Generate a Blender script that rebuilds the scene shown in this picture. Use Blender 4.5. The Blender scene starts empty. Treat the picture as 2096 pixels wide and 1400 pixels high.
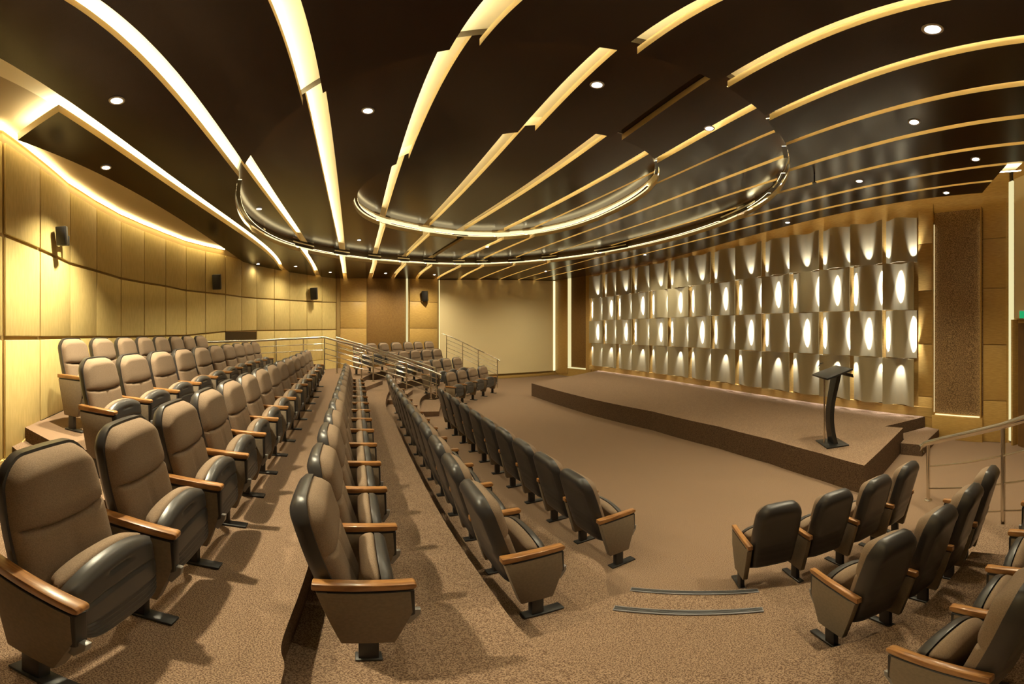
import bpy, bmesh, math, random
import numpy as np
from mathutils import Vector, Matrix
random.seed(7)
S = bpy.context.scene
COL = S.collection
PI = math.pi

# ------------------------------------------------------------------ survey helpers
F, CX, HY, ZC = 700.0, 1048.0, 680.5, 2.3          # panorama scale (px per radian), horizon, eye height
NX, NY = .9, .44                                   # direction the main block faces (unit-ish)
C0, CS = 4.608, .052                               # the veneer ceiling rises gently towards the stage
def th(px): return (px - CX) / F
def te(py): return math.tan((HY - py) / F)
def onz(px, py, z):
    r = (z - ZC) / te(py); t = th(px); return np.array([r*math.sin(t), r*math.cos(t)])
def onr(px, r): return np.array([r*math.sin(th(px)), r*math.cos(th(px))])
def zat(r, py): return ZC + r*te(py)
def cz(x, y): return C0 + CS*(NX*x + NY*y)
def onc(px, py, dz=0.):
    t = th(px); g = NX*math.sin(t) + NY*math.cos(t)
    r = (C0 + dz - ZC) / (te(py) - CS*g); return np.array([r*math.sin(t), r*math.cos(t)])
def ab(p): return np.array([-.44*p[0] + .9*p[1], .9*p[0] + .44*p[1]])      # -> along rows, across rows
def xy(a, n): k = .44*.44 + .81; return np.array([(-.44*a + .9*n)/k, (.9*a + .44*n)/k])
def hit(px, A, B):                                 # where the azimuth of px meets the wall line A-B
    t = th(px); d = np.array([math.sin(t), math.cos(t)]); e = np.array(B) - np.array(A)
    m = np.array([[d[0], -e[0]], [d[1], -e[1]]]); s = np.linalg.solve(m, np.array(A)); return s[0]*d

# ------------------------------------------------------------------ materials
def srgb(r, g, b):
    f = lambda c: (c/255/12.92) if c/255 <= .04045 else ((c/255 + .055)/1.055)**2.4
    return (f(r), f(g), f(b), 1)
def lin(r, g, b): return (r, g, b, 1)
def mat(name, col, rough=.5, metal=0., spec=.5, col2=None, scale=20., detail=4., bump=0., bscale=None, stretch=None, coat=0.):
    m = bpy.data.materials.new(name); m.use_nodes = True
    nt = m.node_tree; b = nt.nodes['Principled BSDF']
    b.inputs['Base Color'].default_value = col
    b.inputs['Roughness'].default_value = rough; b.inputs['Metallic'].default_value = metal
    b.inputs['Specular IOR Level'].default_value = spec
    if coat: b.inputs['Coat Weight'].default_value = coat; b.inputs['Coat Roughness'].default_value = .12
    if col2 is not None or bump:
        tc = nt.nodes.new('ShaderNodeTexCoord'); mp = nt.nodes.new('ShaderNodeMapping')
        if stretch: mp.inputs['Scale'].default_value = stretch
        nt.links.new(tc.outputs['Object'], mp.inputs['Vector'])
        nz = nt.nodes.new('ShaderNodeTexNoise'); nz.inputs['Scale'].default_value = scale; nz.inputs['Detail'].default_value = detail
        nt.links.new(mp.outputs['Vector'], nz.inputs['Vector'])
        if col2 is not None:
            cr = nt.nodes.new('ShaderNodeValToRGB')
            cr.color_ramp.elements[0].position = .40; cr.color_ramp.elements[1].position = .60
            cr.color_ramp.elements[0].color = col; cr.color_ramp.elements[1].color = col2
            nt.links.new(nz.outputs['Fac'], cr.inputs['Fac']); nt.links.new(cr.outputs['Color'], b.inputs['Base Color'])
        if bump:
            bp = nt.nodes.new('ShaderNodeBump'); bp.inputs['Strength'].default_value = bump; bp.inputs['Distance'].default_value = .01
            n2 = nz
            if bscale:
                n2 = nt.nodes.new('ShaderNodeTexNoise'); n2.inputs['Scale'].default_value = bscale
                nt.links.new(mp.outputs['Vector'], n2.inputs['Vector'])
            nt.links.new(n2.outputs['Fac'], bp.inputs['Height']); nt.links.new(bp.outputs['Normal'], b.inputs['Normal'])
    return m
def glow(name, col, k):
    m = bpy.data.materials.new(name); m.use_nodes = True; nt = m.node_tree; nt.nodes.clear()
    e = nt.nodes.new('ShaderNodeEmission'); o = nt.nodes.new('ShaderNodeOutputMaterial')
    e.inputs['Color'].default_value = col; e.inputs['Strength'].default_value = k
    nt.links.new(e.outputs[0], o.inputs[0]); return m

M = {}
M['carpet'] = mat('speckled_carpet', lin(.118, .071, .046), .95, spec=.1, col2=lin(.338, .232, .155), scale=190, detail=3, bump=.35)
M['carpet_side'] = mat('shaded_carpet_riser', lin(.070, .043, .025), .95, spec=.1, col2=lin(.14, .090, .055), scale=80, detail=2, bump=.2)  # same carpet, darkened in colour for the dimmer light on upright faces
M['fabric'] = mat('seat_fabric', lin(.215, .152, .104), .9, spec=.15, col2=lin(.270, .194, .134), scale=240, detail=2, bump=.12)
M['shell'] = mat('seat_plastic', lin(.034, .031, .031), .33, spec=.55, bump=.05, scale=400)
M['seatshell'] = mat('seat_pan_plastic', lin(.052, .048, .046), .34, spec=.6, bump=.05, scale=400)
M['board'] = mat('side_board', lin(.185, .140, .095), .6, spec=.35, col2=lin(.21, .16, .108), scale=60)
M['oak'] = mat('armrest_wood', lin(.23, .098, .030), .32, spec=.5, col2=lin(.40, .19, .058), scale=9, detail=5, stretch=(9, 1, 4), coat=.3)
M['iron'] = mat('black_iron', lin(.015, .013, .012), .45)
M['bracket'] = mat('grey_bracket', lin(.25, .24, .23), .4, metal=.4)
M['veneer'] = mat('dark_veneer', lin(.0270, .0098, .0020), .22, spec=.6, col2=lin(.026, .0100, .0027), scale=1.5, detail=2, stretch=(3, 1, 1))
M['edge'] = mat('lit_panel_edge', lin(.62, .47, .22), .5)  # led light on the panel edges put into a pale colour
M['cream'] = mat('cream_paint', lin(.86, .79, .58), .7)
M['soffit'] = mat('soffit_paint', lin(.42, .33, .19), .7)
M['rimdark'] = mat('rim_veneer', lin(.035, .022, .010), .2)
M['wallfab'] = mat('wall_fabric_panel', lin(.64, .49, .195), .75, spec=.2, col2=lin(.70, .54, .225), scale=40, stretch=(1, 1, .15))
M['walljoint'] = mat('wall_joint', lin(.34, .22, .07), .7)
M['wood'] = mat('golden_wood', lin(.44, .27, .075), .45, col2=lin(.52, .33, .10), scale=5, detail=6, stretch=(1.5, 1.5, 16))
M['base'] = mat('base_board_wood', lin(.42, .27, .08), .45, col2=lin(.48, .31, .10), scale=5, stretch=(1, 1, 12))
M['brown'] = mat('brown_recess', lin(.19, .095, .018), .7, col2=lin(.22, .115, .024), scale=18)
M['mosaic'] = mat('brown_mosaic', lin(.15, .085, .032), .6, col2=lin(.40, .26, .125), scale=55, detail=2, bump=.5)
M['screen'] = mat('screen_cloth', lin(.80, .67, .40), .8, spec=.1)
M['tile'] = mat('gold_wave_panel', lin(.42, .365, .24), .42, metal=.2, spec=.5)
M['tileback'] = mat('wave_backing', lin(.18, .13, .07), .7)
M['steel'] = mat('brushed_steel', lin(.70, .65, .56), .24, metal=1., bump=.03, scale=200, stretch=(1, 1, .1))
M['black'] = mat('satin_black', lin(.012, .011, .010), .35)
M['nosing'] = mat('grey_nosing', lin(.16, .155, .16), .5, bump=.2, scale=120)
M['trim'] = mat('white_trim', lin(.7, .68, .62), .4)
M['green'] = glow('sign_green', lin(.02, .35, .12), .8)
M['doorwood'] = mat('door_brown', lin(.12, .06, .015), .5, col2=lin(.15, .075, .02), scale=6, stretch=(6, 6, 1))
M['dark'] = mat('booth_dark', lin(.035, .018, .006), .3)
WARM = lin(1.0, .91, .60)
M['led'] = glow('led_ribbon', WARM, 22.)
M['ledline'] = glow('led_line', lin(1., .88, .46), .62)
M['ledcove'] = glow('led_cove', lin(1., .80, .40), 2.2)
M['ledcovewall'] = glow('led_cove_wall', lin(1., .80, .40), 11.)
M['ledshelf'] = glow('led_shelf', lin(1., .80, .40), 5.)
M['ledring'] = glow('glow_ring', lin(1., .80, .42), 1.0)
M['ledscreen'] = glow('led_screen', lin(1., .90, .48), 1.0)
M['ledwall'] = glow('led_wall', lin(1., .92, .72), 30.)
M['lamp'] = glow('downlight_lens', lin(1., .95, .92), 14.)

# ------------------------------------------------------------------ mesh helpers
class MB:
    def __init__(s): s.v = []; s.f = []; s.m = []
    def quad(s, a, b, c, d, mi=0):
        i = len(s.v); s.v += [tuple(a), tuple(b), tuple(c), tuple(d)]; s.f.append((i, i+1, i+2, i+3)); s.m.append(mi)
    def grid(s, P, mi=0, closed=False):                       # P[i][j] points
        n, k = len(P), len(P[0]); o = len(s.v)
        for r in P: s.v += [tuple(p) for p in r]
        for i in range(n-1):
            for j in range(k if closed else k-1):
                j2 = (j+1) % k
                s.f.append((o+i*k+j, o+i*k+j2, o+(i+1)*k+j2, o+(i+1)*k+j)); s.m.append(mi)
        return o
    def box(s, c, d, mi=0, mt=None):
        x, y, z = d[0]/2, d[1]/2, d[2]/2; o = len(s.v)
        for sx, sy, sz in ((-1,-1,-1),(1,-1,-1),(1,1,-1),(-1,1,-1),(-1,-1,1),(1,-1,1),(1,1,1),(-1,1,1)):
            p = Vector((sx*x, sy*y, sz*z))
            if mt is not None: p = mt @ p
            s.v.append((c[0]+p[0], c[1]+p[1], c[2]+p[2]))
        for f in ((0,3,2,1),(4,5,6,7),(0,1,5,4),(1,2,6,5),(2,3,7,6),(3,0,4,7)):
            s.f.append(tuple(o+i for i in f)); s.m.append(mi)
    def prism(s, poly, lo, hi, axis='z', mi=0, mtop=None, top=True, bot=True):
        # poly 2D; axis z: (x,y)->z ; axis x: (y,z)->x.  lo/hi numbers or functions of the 2D point
        P = [tuple(p) for p in poly]
        ar = sum(P[i][0]*P[(i+1) % len(P)][1] - P[(i+1) % len(P)][0]*P[i][1] for i in range(len(P)))
        if ar < 0: P.reverse()
        g = lambda q, p: q(p) if callable(q) else q
        w = (lambda p, h: (p[0], p[1], h)) if axis == 'z' else (lambda p, h: (h, p[0], p[1]))
        o = len(s.v); n = len(P)
        s.v += [w(p, g(lo, p)) for p in P] + [w(p, g(hi, p)) for p in P]
        if bot: s.f.append(tuple(o+i for i in reversed(range(n)))); s.m.append(mi)
        if top: s.f.append(tuple(o+n+i for i in range(n))); s.m.append(mi if mtop is None else mtop)
        for i in range(n):
            j = (i+1) % n; s.f.append((o+i, o+j, o+n+j, o+n+i)); s.m.append(mi)
    def tube(s, path, r, seg=10, mi=0, cap=True):
        P = [Vector(p) for p in path]; rings = []
        for i, p in enumerate(P):
            d = (P[min(i+1, len(P)-1)] - P[max(i-1, 0)]).normalized()
            up = Vector((0, 0, 1)) if abs(d.z) < .95 else Vector((1, 0, 0))
            a = d.cross(up).normalized(); b = a.cross(d).normalized()
            rr = r[i] if isinstance(r, (list, tuple)) else r
            rings.append([p + rr*(math.cos(t)*a + math.sin(t)*b) for t in [2*PI*k/seg for k in range(seg)]])
        o = s.grid(rings, mi, closed=True)
        if cap:
            s.f.append(tuple(o+k for k in range(seg))); s.m.append(mi)
            e = o+(len(P)-1)*seg; s.f.append(tuple(e+k for k in reversed(range(seg)))); s.m.append(mi)
    def lathe(s, prof, seg=24, c=(0, 0, 0), mi=0):            # prof (r,z)
        s.grid([[(c[0]+r*math.cos(2*PI*k/seg), c[1]+r*math.sin(2*PI*k/seg), c[2]+z) for k in range(seg)] for r, z in prof], mi, closed=True)
    def mesh(s, name, mats, smooth=False, bevel=0., segs=2, sharp=40):
        me = bpy.data.meshes.new(name); me.from_pydata(s.v, [], s.f)
        for m in (mats if isinstance(mats, (list, tuple)) else [mats]): me.materials.append(m)
        me.polygons.foreach_set('material_index', s.m)
        bm = bmesh.new(); bm.from_mesh(me)
        bmesh.ops.remove_doubles(bm, verts=bm.verts, dist=1e-5)
        bmesh.ops.recalc_face_normals(bm, faces=bm.faces)
        if bevel:
            ed = [e for e in bm.edges if len(e.link_faces) == 2 and e.calc_face_angle(0) > math.radians(30)]
            bmesh.ops.bevel(bm, geom=ed, offset=bevel, segments=segs, profile=.5, affect='EDGES', clamp_overlap=True)
        if smooth or bevel:
            for f in bm.faces: f.smooth = True
            for e in bm.edges:
                if len(e.link_faces) == 2 and e.calc_face_angle(0) > math.radians(sharp): e.smooth = False
        bm.to_mesh(me); bm.free(); me.update(); return me
def link(name, data, parent=None, loc=None):
    o = bpy.data.objects.new(name, data); COL.objects.link(o)
    if parent is not None: o.parent = parent
    if loc is not None: o.location = loc
    return o
def tag(o, label=None, cat=None, group=None, kind=None):
    if label: o['label'] = label
    if cat: o['category'] = cat
    if group: o['group'] = group
    if kind: o['kind'] = kind
    return o
def thing(name, label, cat, loc=(0, 0, 0), rz=0., group=None):
    o = link(name, None, None, loc); o.rotation_euler = (0, 0, rz); o.empty_display_size = .1
    return tag(o, label, cat, group)
def struct(name, mb, mats, parent=None, **k):
    o = link(name, mb.mesh(name, mats, **k), parent)
    if parent is None: o['kind'] = 'structure'
    return o
ORD = ['first', 'second', 'third', 'fourth', 'fifth', 'sixth', 'seventh', 'eighth', 'ninth', 'tenth', 'eleventh', 'twelfth', 'thirteenth', 'fourteenth', 'fifteenth']

# ------------------------------------------------------------------ theatre seat (faces +y)
def back_pt(u, v, w, z0, h, y0, lean, topr=.55):
    z = z0 + h*v
    # outline: sides bow in slightly, the head end closes in round shoulders
    su = abs(u); k = max(0., (v - .55)/.45)
    z = z - h*k*(.02*su*su + .115*max(0., (su - .52)/.48)**2.2)
    ww = w*(.94 + .06*math.sin(min(1, v/.6)*PI/2))*(1 - .06*k*k)
    return u*ww, y0 - math.tan(lean)*(z - z0), z
LEAN = math.radians(15)
def mesh_backrest():
    b = MB(); nu, nv = 31, 52; w, z0, h = .2300, .36, .665
    us = [-1 + 2*i/(nu-1) for i in range(nu)]
    us = [math.copysign(abs(u)**.8, u) for u in us]
    vs = [i/(nv-1) for i in range(nv)]
    fr, bk = [], []
    for v in vs:
        rf, rb = [], []
        for u in us:
            x, y, z = back_pt(u, v, w, z0, h, -.10, LEAN)
            e = (1 - abs(u)**6)**.5 if abs(u) < 1 else 0.
            ev = min(1, ((1-v)/.07)**.5) * min(1, (v/.06)**.5)
            t = .080*(.40+.60*e)*(.25+.75*ev) + .004
            vs_ = .60 - .035*(1 - u*u); seam = .034*math.exp(-((v - vs_)/.013)**2)
            if v > vs_: t += .018*math.sin(min(1, (v-vs_)/.12)*PI/2)*e*ev
            else: seam += .014*math.exp(-(u/.035)**2)
            t += .012*abs(u)**1.5*e*(1 if v < .6 else .3)
            rf.append((x, y + max(.003, t - seam*e), z)); rb.append((x, y, z))
        fr.append(rf); bk.append(rb)
    b.grid(fr); b.grid(bk)
    for A, B in ((fr[0], bk[0]), (fr[-1], bk[-1])): b.grid([A, B])
    b.grid([[r[0] for r in fr], [r[0] for r in bk]]); b.grid([[r[-1] for r in fr], [r[-1] for r in bk]])
    return b.mesh('backrest', M['fabric'], smooth=True, sharp=70)
def mesh_back_shell():
    b = MB(); nu, nv = 19, 24; w, z0, h = .2410, .30, .734
    us = [-1 + 2*i/(nu-1) for i in range(nu)]; vs = [i/(nv-1) for i in range(nv)]
    fr, bk = [], []
    for v in vs:
        rf, rb = [], []
        for u in us:
            x, y, z = back_pt(u, v, w, z0, h, -.085, LEAN, .5)
            e = (1 - abs(u)**6)**.5 if abs(u) < 1 else 0.
            ev = min(1, ((1-v)/.09)**.5) * min(1, (v/.05)**.5)
            t = .052*e*ev
            if .40 < v < .42: t -= .010*e
            if v < .36:
                t -= .006*(.5 + .5*math.cos(v*2*PI*14))*e
            if abs(u) < .82 and .46 < v < .86: t -= .006
            rf.append((x, y + .036, z)); rb.append((x, y - t, z))
        fr.append(rf); bk.append(rb)
    b.grid(fr); b.grid(bk)
    for A, B in ((fr[0], bk[0]), (fr[-1], bk[-1])): b.grid([A, B])
    b.grid([[r[0] for r in fr], [r[0] for r in bk]]); b.grid([[r[-1] for r in fr], [r[-1] for r in bk]])
    return b.mesh('back_shell', M['shell'], smooth=True, sharp=60)
def seat_slab(w, z0, z1, y0, t, arch, puff, mt, tilt=.12, ridges=False):
    b = MB(); nu, nv = 21, 44
    us = [-1 + 2*i/(nu-1) for i in range(nu)]; vs = [i/(nv-1) for i in range(nv)]
    fr, bk = [], []
    for v in vs:
        rf, rb = [], []
        for u in us:
            top = z1 - arch*abs(u)**2.4
            bot = z0 + .05*abs(u)**6; z = bot + (top - bot)*v
            x = u*w*(.90 + .10*min(1, v/.45)); yb = y0 - tilt*(z - z0)
            e = (1 - abs(u)**10)**.5 if abs(u) < 1 else 0.
            ev = min(1, ((1-v)/.10)**.5) * min(1, (v/.06)**.5)
            tf = t*(.45 + .55*e*ev)
            if ridges:
                if .06 < v < .34: tf -= .007*(.5 - .5*math.cos((v-.06)/.28*2*PI*4))*e
                if .60 < v < .64: tf -= .008*e
                if .80 < v < .86 and abs(u) < .22: tf -= .010
            rb.append((x, yb - puff*e*ev, z)); rf.append((x, yb + tf, z))
        fr.append(rf); bk.append(rb)
    b.grid(fr); b.grid(bk)
    for A, B in ((fr[0], bk[0]), (fr[-1], bk[-1])): b.grid([A, B])
    b.grid([[r[0] for r in fr], [r[0] for r in bk]]); b.grid([[r[-1] for r in fr], [r[-1] for r in bk]])
    return b.mesh('seat', mt, smooth=True, sharp=62)
XS = .272
def stand_meshes(sx, plate=True):
    x = XS*sx
    a = MB(); a.prism([(-.205, .588), (.165, .588), (.182, .596), (.182, .618), (.170, .624), (-.205, .632)], x-.0255, x+.0255, 'x')
    arm = a.mesh('armrest', M['oak'], bevel=.006)
    p = MB(); p.prism([(-.188, .574), (.158, .574), (.166, .42), (.100, .172), (-.095, .172)], x-.0255, x+.0255, 'x')
    brd = p.mesh('side_panel', M['board'], bevel=.004)
    l = MB(); l.prism([(-.15, .578), (.173, .578), (.176, .40), (.12, .36), (-.10, .36)], x-.0235, x+.0235, 'x'); l.box((x, .005, .29), (.030, .060, .57)); l.box((x, .005, .10), (.046, .075, .19)); l.box((x, .045 if plate else .005, .010), (.070, .25 if plate else .10, .018)); l.box((x, -.01, .578), (.030, .36, .024))
    leg = l.mesh('leg', M['iron'], bevel=.005)
    k = MB(); k.prism([(.160, .425), (.200, .425), (.196, .385), (.158, .315), (.130, .33)], x-.013, x+.013, 'x')
    brk = k.mesh('bracket', M['bracket'], bevel=.004)
    return arm, brd, leg, brk
ME = dict(backrest=mesh_backrest(), back_shell=mesh_back_shell(),
          seat=seat_slab(.222, .335, .665, .060, .03, .060, .050, M['fabric']),
          seat_shell=seat_slab(.232, .290, .662, .094, .050, .066, .0, M['seatshell'], ridges=True))
ST = {s: stand_meshes(s) for s in (1, -1)}; NOPLATE = stand_meshes(1, False)[2]
def seat(p, z, f, label, group, stands, sc=(1, 1, 1)):
    rz = math.atan2(f[1], f[0]) - PI/2
    t = thing('theatre_seat', label, 'seat', (p[0], p[1], z), rz, group); t.scale = sc
    for n in ('backrest', 'back_shell', 'seat', 'seat_shell'): link(n, ME[n], t)
    for s in stands:
        arm, brd, leg, brk = ST[s]
        link('armrest', arm, t); link('leg', leg, t); link('bracket', brk, link('side_panel', brd, t))
    return t

# ------------------------------------------------------------------ rows of the main block (survey of armrest tips / back tops)
T = [0., .27, .54, .81, 1.04, 1.20]
def fitrow(idx, pts, z, off, sgn, deg):
    P = np.array([onz(x, y, z) for x, y in pts]); idx = np.array(idx, float); Q = P.copy()
    for it in range(3):
        cx = np.polyfit(idx, Q[:, 0], deg); cy = np.polyfit(idx, Q[:, 1], deg)
        tx = np.polyval(np.polyder(cx), idx); ty = np.polyval(np.polyder(cy), idx); L = np.hypot(tx, ty)
        Q = P - off*np.stack([ty/L, -tx/L], 1)*sgn
    return lambda i: np.array([np.polyval(cx, i), np.polyval(cy, i)])
R3 = fitrow([0,1,2,3,4,5,6,7,8,9,14], [(175,1240),(355,1085),(447,1000),(505,930),(544,886),(569.7,856.6),(587.8,832),(605,813),(616.5,799),(629.7,786.8),(662.5,745.7)], T[3]+.62, .17, 1, 3)
R2 = fitrow(range(14), [(843,1191),(811,1073),(789,1001),(778.5,944.6),(768,908),(765,878.5),(759.5,857),(756,838),(754,823),(752,812.5),(750,800.5),(747,791),(745.5,782.5),(744,776.5)], T[2]+.62, .17, 1, 3)
R1 = fitrow(range(13), [(1147,1112),(1062,1043),(1008,990),(965,949),(937,919.6),(914,893),(894,873.5),(879,857),(865,842),(853,829),(843,817),(835,807),(828,795.5)], T[1]+.62, .17, 1, 3)
R0 = fitrow(np.arange(10)+.5, [(1165.5,969),(1109.7,934.4),(1063.7,901.5),(1024,878.6),(991.4,858.8),(966.8,840.8),(945.4,827.6),(927.3,816),(914,804.6),(897.8,796.4)], 1.03, -.3, 1, 3)
R4 = fitrow([0,1,2,3,4,5,6,7,10], [(232,844.6),(309.5,817),(368,799),(409.5,783),(445,771.4),(472,760.5),(494,751.5),(516,745),(559,732.6)], T[4]+.62, .17, 1, 3)
def dirs(fn, i, sgn):
    d = fn(i+.05) - fn(i-.05); d = d/np.hypot(*d); return d, np.array([d[1], -d[0]])*sgn
def put_row(fn, n, z, block, row, sgn, near, sides, sy=1., sz=1., skew=0., wd_=.548):
    for i in range(n):
        a, b = fn(i), fn(i+1); c = (a+b)/2; t, f = dirs(fn, i+.5, sgn); p = float(np.hypot(*(b-a)))
        if skew: f = f + skew*t; f = f/np.hypot(*f)
        last = i == n-1
        lab = f'brown folding theatre seat, {ORD[i]} from {near}, {row} of {block}'
        seat(c, z, f, lab, f'theatre seats, {row} of {block}', [sides] + ([-sides] if last else []), (p/wd_, sy, sz))
MAIN = 'long block'
put_row(R0, 10, T[0], MAIN, 'front row', 1, 'nosed steps', 1)
put_row(R1, 12, T[1], MAIN, 'second row', 1, 'nosed steps', 1)
put_row(R2, 13, T[2], MAIN, 'third row', 1, 'nosed steps', 1)
[c for c in bpy.data.objects if c.parent and c.parent.get('label', '').startswith('brown folding theatre seat, first from nosed steps, third row of long') and c.name.startswith('leg')][0].data = NOPLATE
put_row(R3, 14, T[3], MAIN, 'fourth row', 1, 'aisle end', 1)
put_row(R4, 10, T[4], MAIN, 'fifth row', 1, 'aisle end', 1)
# back row: parallel to the fifth, seats found along their sight lines
def R4off(s, d):
    p = R4(s); _, f = dirs(R4, s, 1); return p - d*f
cs = []
for px in (141, 199.6, 247.7, 287, 321.6, 352.5, 378, 404):
    ss = np.linspace(-1.5, 9.5, 900); pts = [R4off(s, .80 + .3) for s in ss]
    k = min(range(len(ss)), key=lambda q: abs(math.atan2(pts[q][0], pts[q][1]) - th(px))); cs.append(ss[k])
for i, s in enumerate(cs):
    _, f = dirs(R4, s, 1); c = R4off(s, .80)
    p = float(np.hypot(*(R4off(cs[min(i+1, 7)], .8) - R4off(cs[max(i-1, 0)], .8))))/(2 if 0 < i < 7 else 1)
    seat(c, T[5], f, f'shaded brown theatre seat by the wall, {ORD[i]} from aisle end, back row of {MAIN}', f'theatre seats, back row of {MAIN}',
         [1] + ([-1] if i == 7 else []), (min(p/.575, 1.1), 1, 1))
# short block beside the curved handrail
def linfn(P):
    P = [np.array(p) for p in P]
    def fn(i):
        k = min(max(int(math.floor(i)), 0), len(P)-2); u = i - k; return P[k]*(1-u) + P[k+1]*u
    return fn
A0 = linfn([(1.545, 1.985), (1.93, 1.80), (2.32, 1.655), (2.72, 1.55), (3.12, 1.48)])
A1 = linfn([(1.26, .945), (1.57, .825), (1.885, .74), (2.21, .675), (2.535, .63)])
A2 = linfn([(.745, .265), (1.045, .185), (1.36, .125), (1.72, .075), (2.10, .04)])
SIDE = 'short block'
put_row(A0, 4, T[0], SIDE, 'front row', -1, 'nosed steps', -1, skew=-.10, wd_=.59)
put_row(A1, 4, T[1], SIDE, 'second row', -1, 'nosed steps', -1, .95, skew=-.06, wd_=.58)
put_row(A2, 4, T[2], SIDE, 'third row', -1, 'nosed steps', -1, .74)
# block beyond the stair rails
FD = np.array([.39, .92]); FD = FD/np.hypot(*FD); FF = np.array([FD[1], -FD[0]])
FAR = 'block beyond stair rails'
base = np.array([-1.22, 13.2])*.955 + .30*FF
def farrow(pxs, k, z, row):
    A = base - k*FF - .3*FF; pp = [hit(px, A, A + FD) + .3*FF for px in pxs]
    for i, p in enumerate(pp):
        g = min(float(np.hypot(*(pp[j] - p))) for j in (i-1, i+1) if 0 <= j < len(pp))
        seat(p, z, FF, f'brown theatre seat, {ORD[i]} from steel wall rail, {row} of {FAR}', f'theatre seats, {row} of {FAR}',
             [1] + ([-1] if i == 0 else []), (min(1.4, g/.575), 1, 1.03))
farrow((983.7, 962, 940, 917.7), 0., 0., 'front row')
farrow((931.4, 910, 888.5, 868), 1.08, .29, 'second row')
farrow((891, 869, 845.7, 821.7, 799), 2.16, .58, 'third row')
farrow((874.8, 852.6, 832, 808, 782, 757.4, 731), 3.20, .85, 'back row')

# ------------------------------------------------------------------ floor and tiers (structure)
XMIN, XMAX, YMIN, YMAX = -9.5, 8.2, -4.5, 20.
b = MB(); b.prism([(XMIN, YMIN), (XMAX, YMIN), (XMAX, YMAX), (XMIN, YMAX)], -.2, 0.)
struct('floor', b, M['carpet'])
def smooth_line(P, n=10):
    P = [np.array(p, float) for p in P]; P = [2*P[0]-P[1]] + P + [2*P[-1]-P[-2]]; out = []
    for i in range(1, len(P)-2):
        for k in range(n):
            t = k/n; a, c, d, e = P[i-1], P[i], P[i+1], P[i+2]
            out.append(.5*((2*c) + (-a+d)*t + (2*a-5*c+4*d-e)*t*t + (-a+3*c-3*d+e)*t**3))
    return out + [P[-2]]
def N(n, a): return xy(a*.99, n*.99)
def tier(edge, close, z0, z1):
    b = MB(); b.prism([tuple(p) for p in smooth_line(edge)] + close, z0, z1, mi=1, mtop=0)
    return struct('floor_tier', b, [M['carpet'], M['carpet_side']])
E1 = [(-.9, 15.6), (-1.15, 14.6), (-1.72, 13.3), (-2.55, 11.3), (-2.75, 10.2)] + [tuple(N(1.66, a)) for a in (8.6, 6, 4, 2.4, 1.9)] + [(.60, 1.98), (.93, 1.60), (1.18, 1.52), (1.40, 1.64), (1.725, 1.46), (2.15, 1.32), (2.6, 1.24), (3.2, 1.18)]
tier(E1, [(3.2, -4.4), (-9.4, -4.4), (-9.4, 15.6)], -.05, T[1])
E2 = [(-2.0, 16.2), (-2.25, 15.3), (-2.82, 14.), (-3.6, 12.), (-3.75, 10.4)] + [tuple(N(.735, a)) for a in (8.6, 6.5, 4.5, 3, 1.95)] + [(.06, 1.44), (.22, 1.20), (.52, .98), (.994, .83), (1.23, .717), (1.56, .626), (1.888, .577), (2.3, .53)]
tier(E2, [(2.3, -4.3), (-9.3, -4.3), (-9.3, 16.2)], T[1]-.05, T[2])
E3 = [(-3.3, 17.), (-3.9, 15.), (-4.75, 12.6), (-4.8, 10.6)] + [tuple(N(-.26, a)) for a in (8.6, 6.5, 4.5, 3, 1.9, 1.2)] + [(-.60, .76), (-.42, .40), (-.36, -.2), (-.2, -1.2), (.3, -2.2)]
tier(E3, [(.3, -4.2), (-9.2, -4.2), (-9.2, 17.)], T[2]-.05, T[3])
E4 = [tuple(N(-1.50, a)) for a in (10.0, 8, 6, 4, 2.6)] + [(-2.02, 1.05)]
tier(E4, [(-2.35, .72), (-4.2, .25), (-9.1, .25), (-9.1, 12.)], T[3]-.05, T[4])
E5 = [tuple(N(-2.42, a)) for a in (9.6, 8, 6, 4, 2.8)] + [(-2.85, 1.10)]
tier(E5, [(-3.0, .82), (-4.3, .42), (-9.0, .45), (-9.0, 11.4)], T[4]-.05, T[5])
# aisle steps: deck down to the nosed steps, half steps in the far aisle
b = MB(); b.prism([(.05, 1.40), (-.05, 1.15), (.35, .62), (.95, .55), (1.02, .82), (1.10, 1.02), (1.20, 1.28), (1.13, 1.30), (.98, 1.38), (.83, 1.46), (.66, 1.57), (.56, 1.62)], T[1]-.02, T[2]-.004, mi=1, mtop=0)
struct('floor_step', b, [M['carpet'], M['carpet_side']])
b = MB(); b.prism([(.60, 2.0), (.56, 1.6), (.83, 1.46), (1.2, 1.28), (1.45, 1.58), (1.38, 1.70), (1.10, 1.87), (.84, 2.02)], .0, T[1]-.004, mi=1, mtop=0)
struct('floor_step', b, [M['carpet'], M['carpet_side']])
for (P, z0, z1) in (([(-2.55, 8.75), (-1.95, 9.0), (-2.2, 10.6), (-2.8, 10.5)], 0, .14), ([(-3.7, 8.75), (-3.1, 9.0), (-3.2, 10.7), (-3.85, 10.6)], .25, .40),
                    ([(-4.75, 8.85), (-4.2, 9.1), (-4.25, 10.7), (-4.85, 10.6)], .52, .67)):
    b = MB(); b.prism(P, z0, z1, mi=1, mtop=0); struct('floor_step', b, [M['carpet'], M['carpet']])

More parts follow.
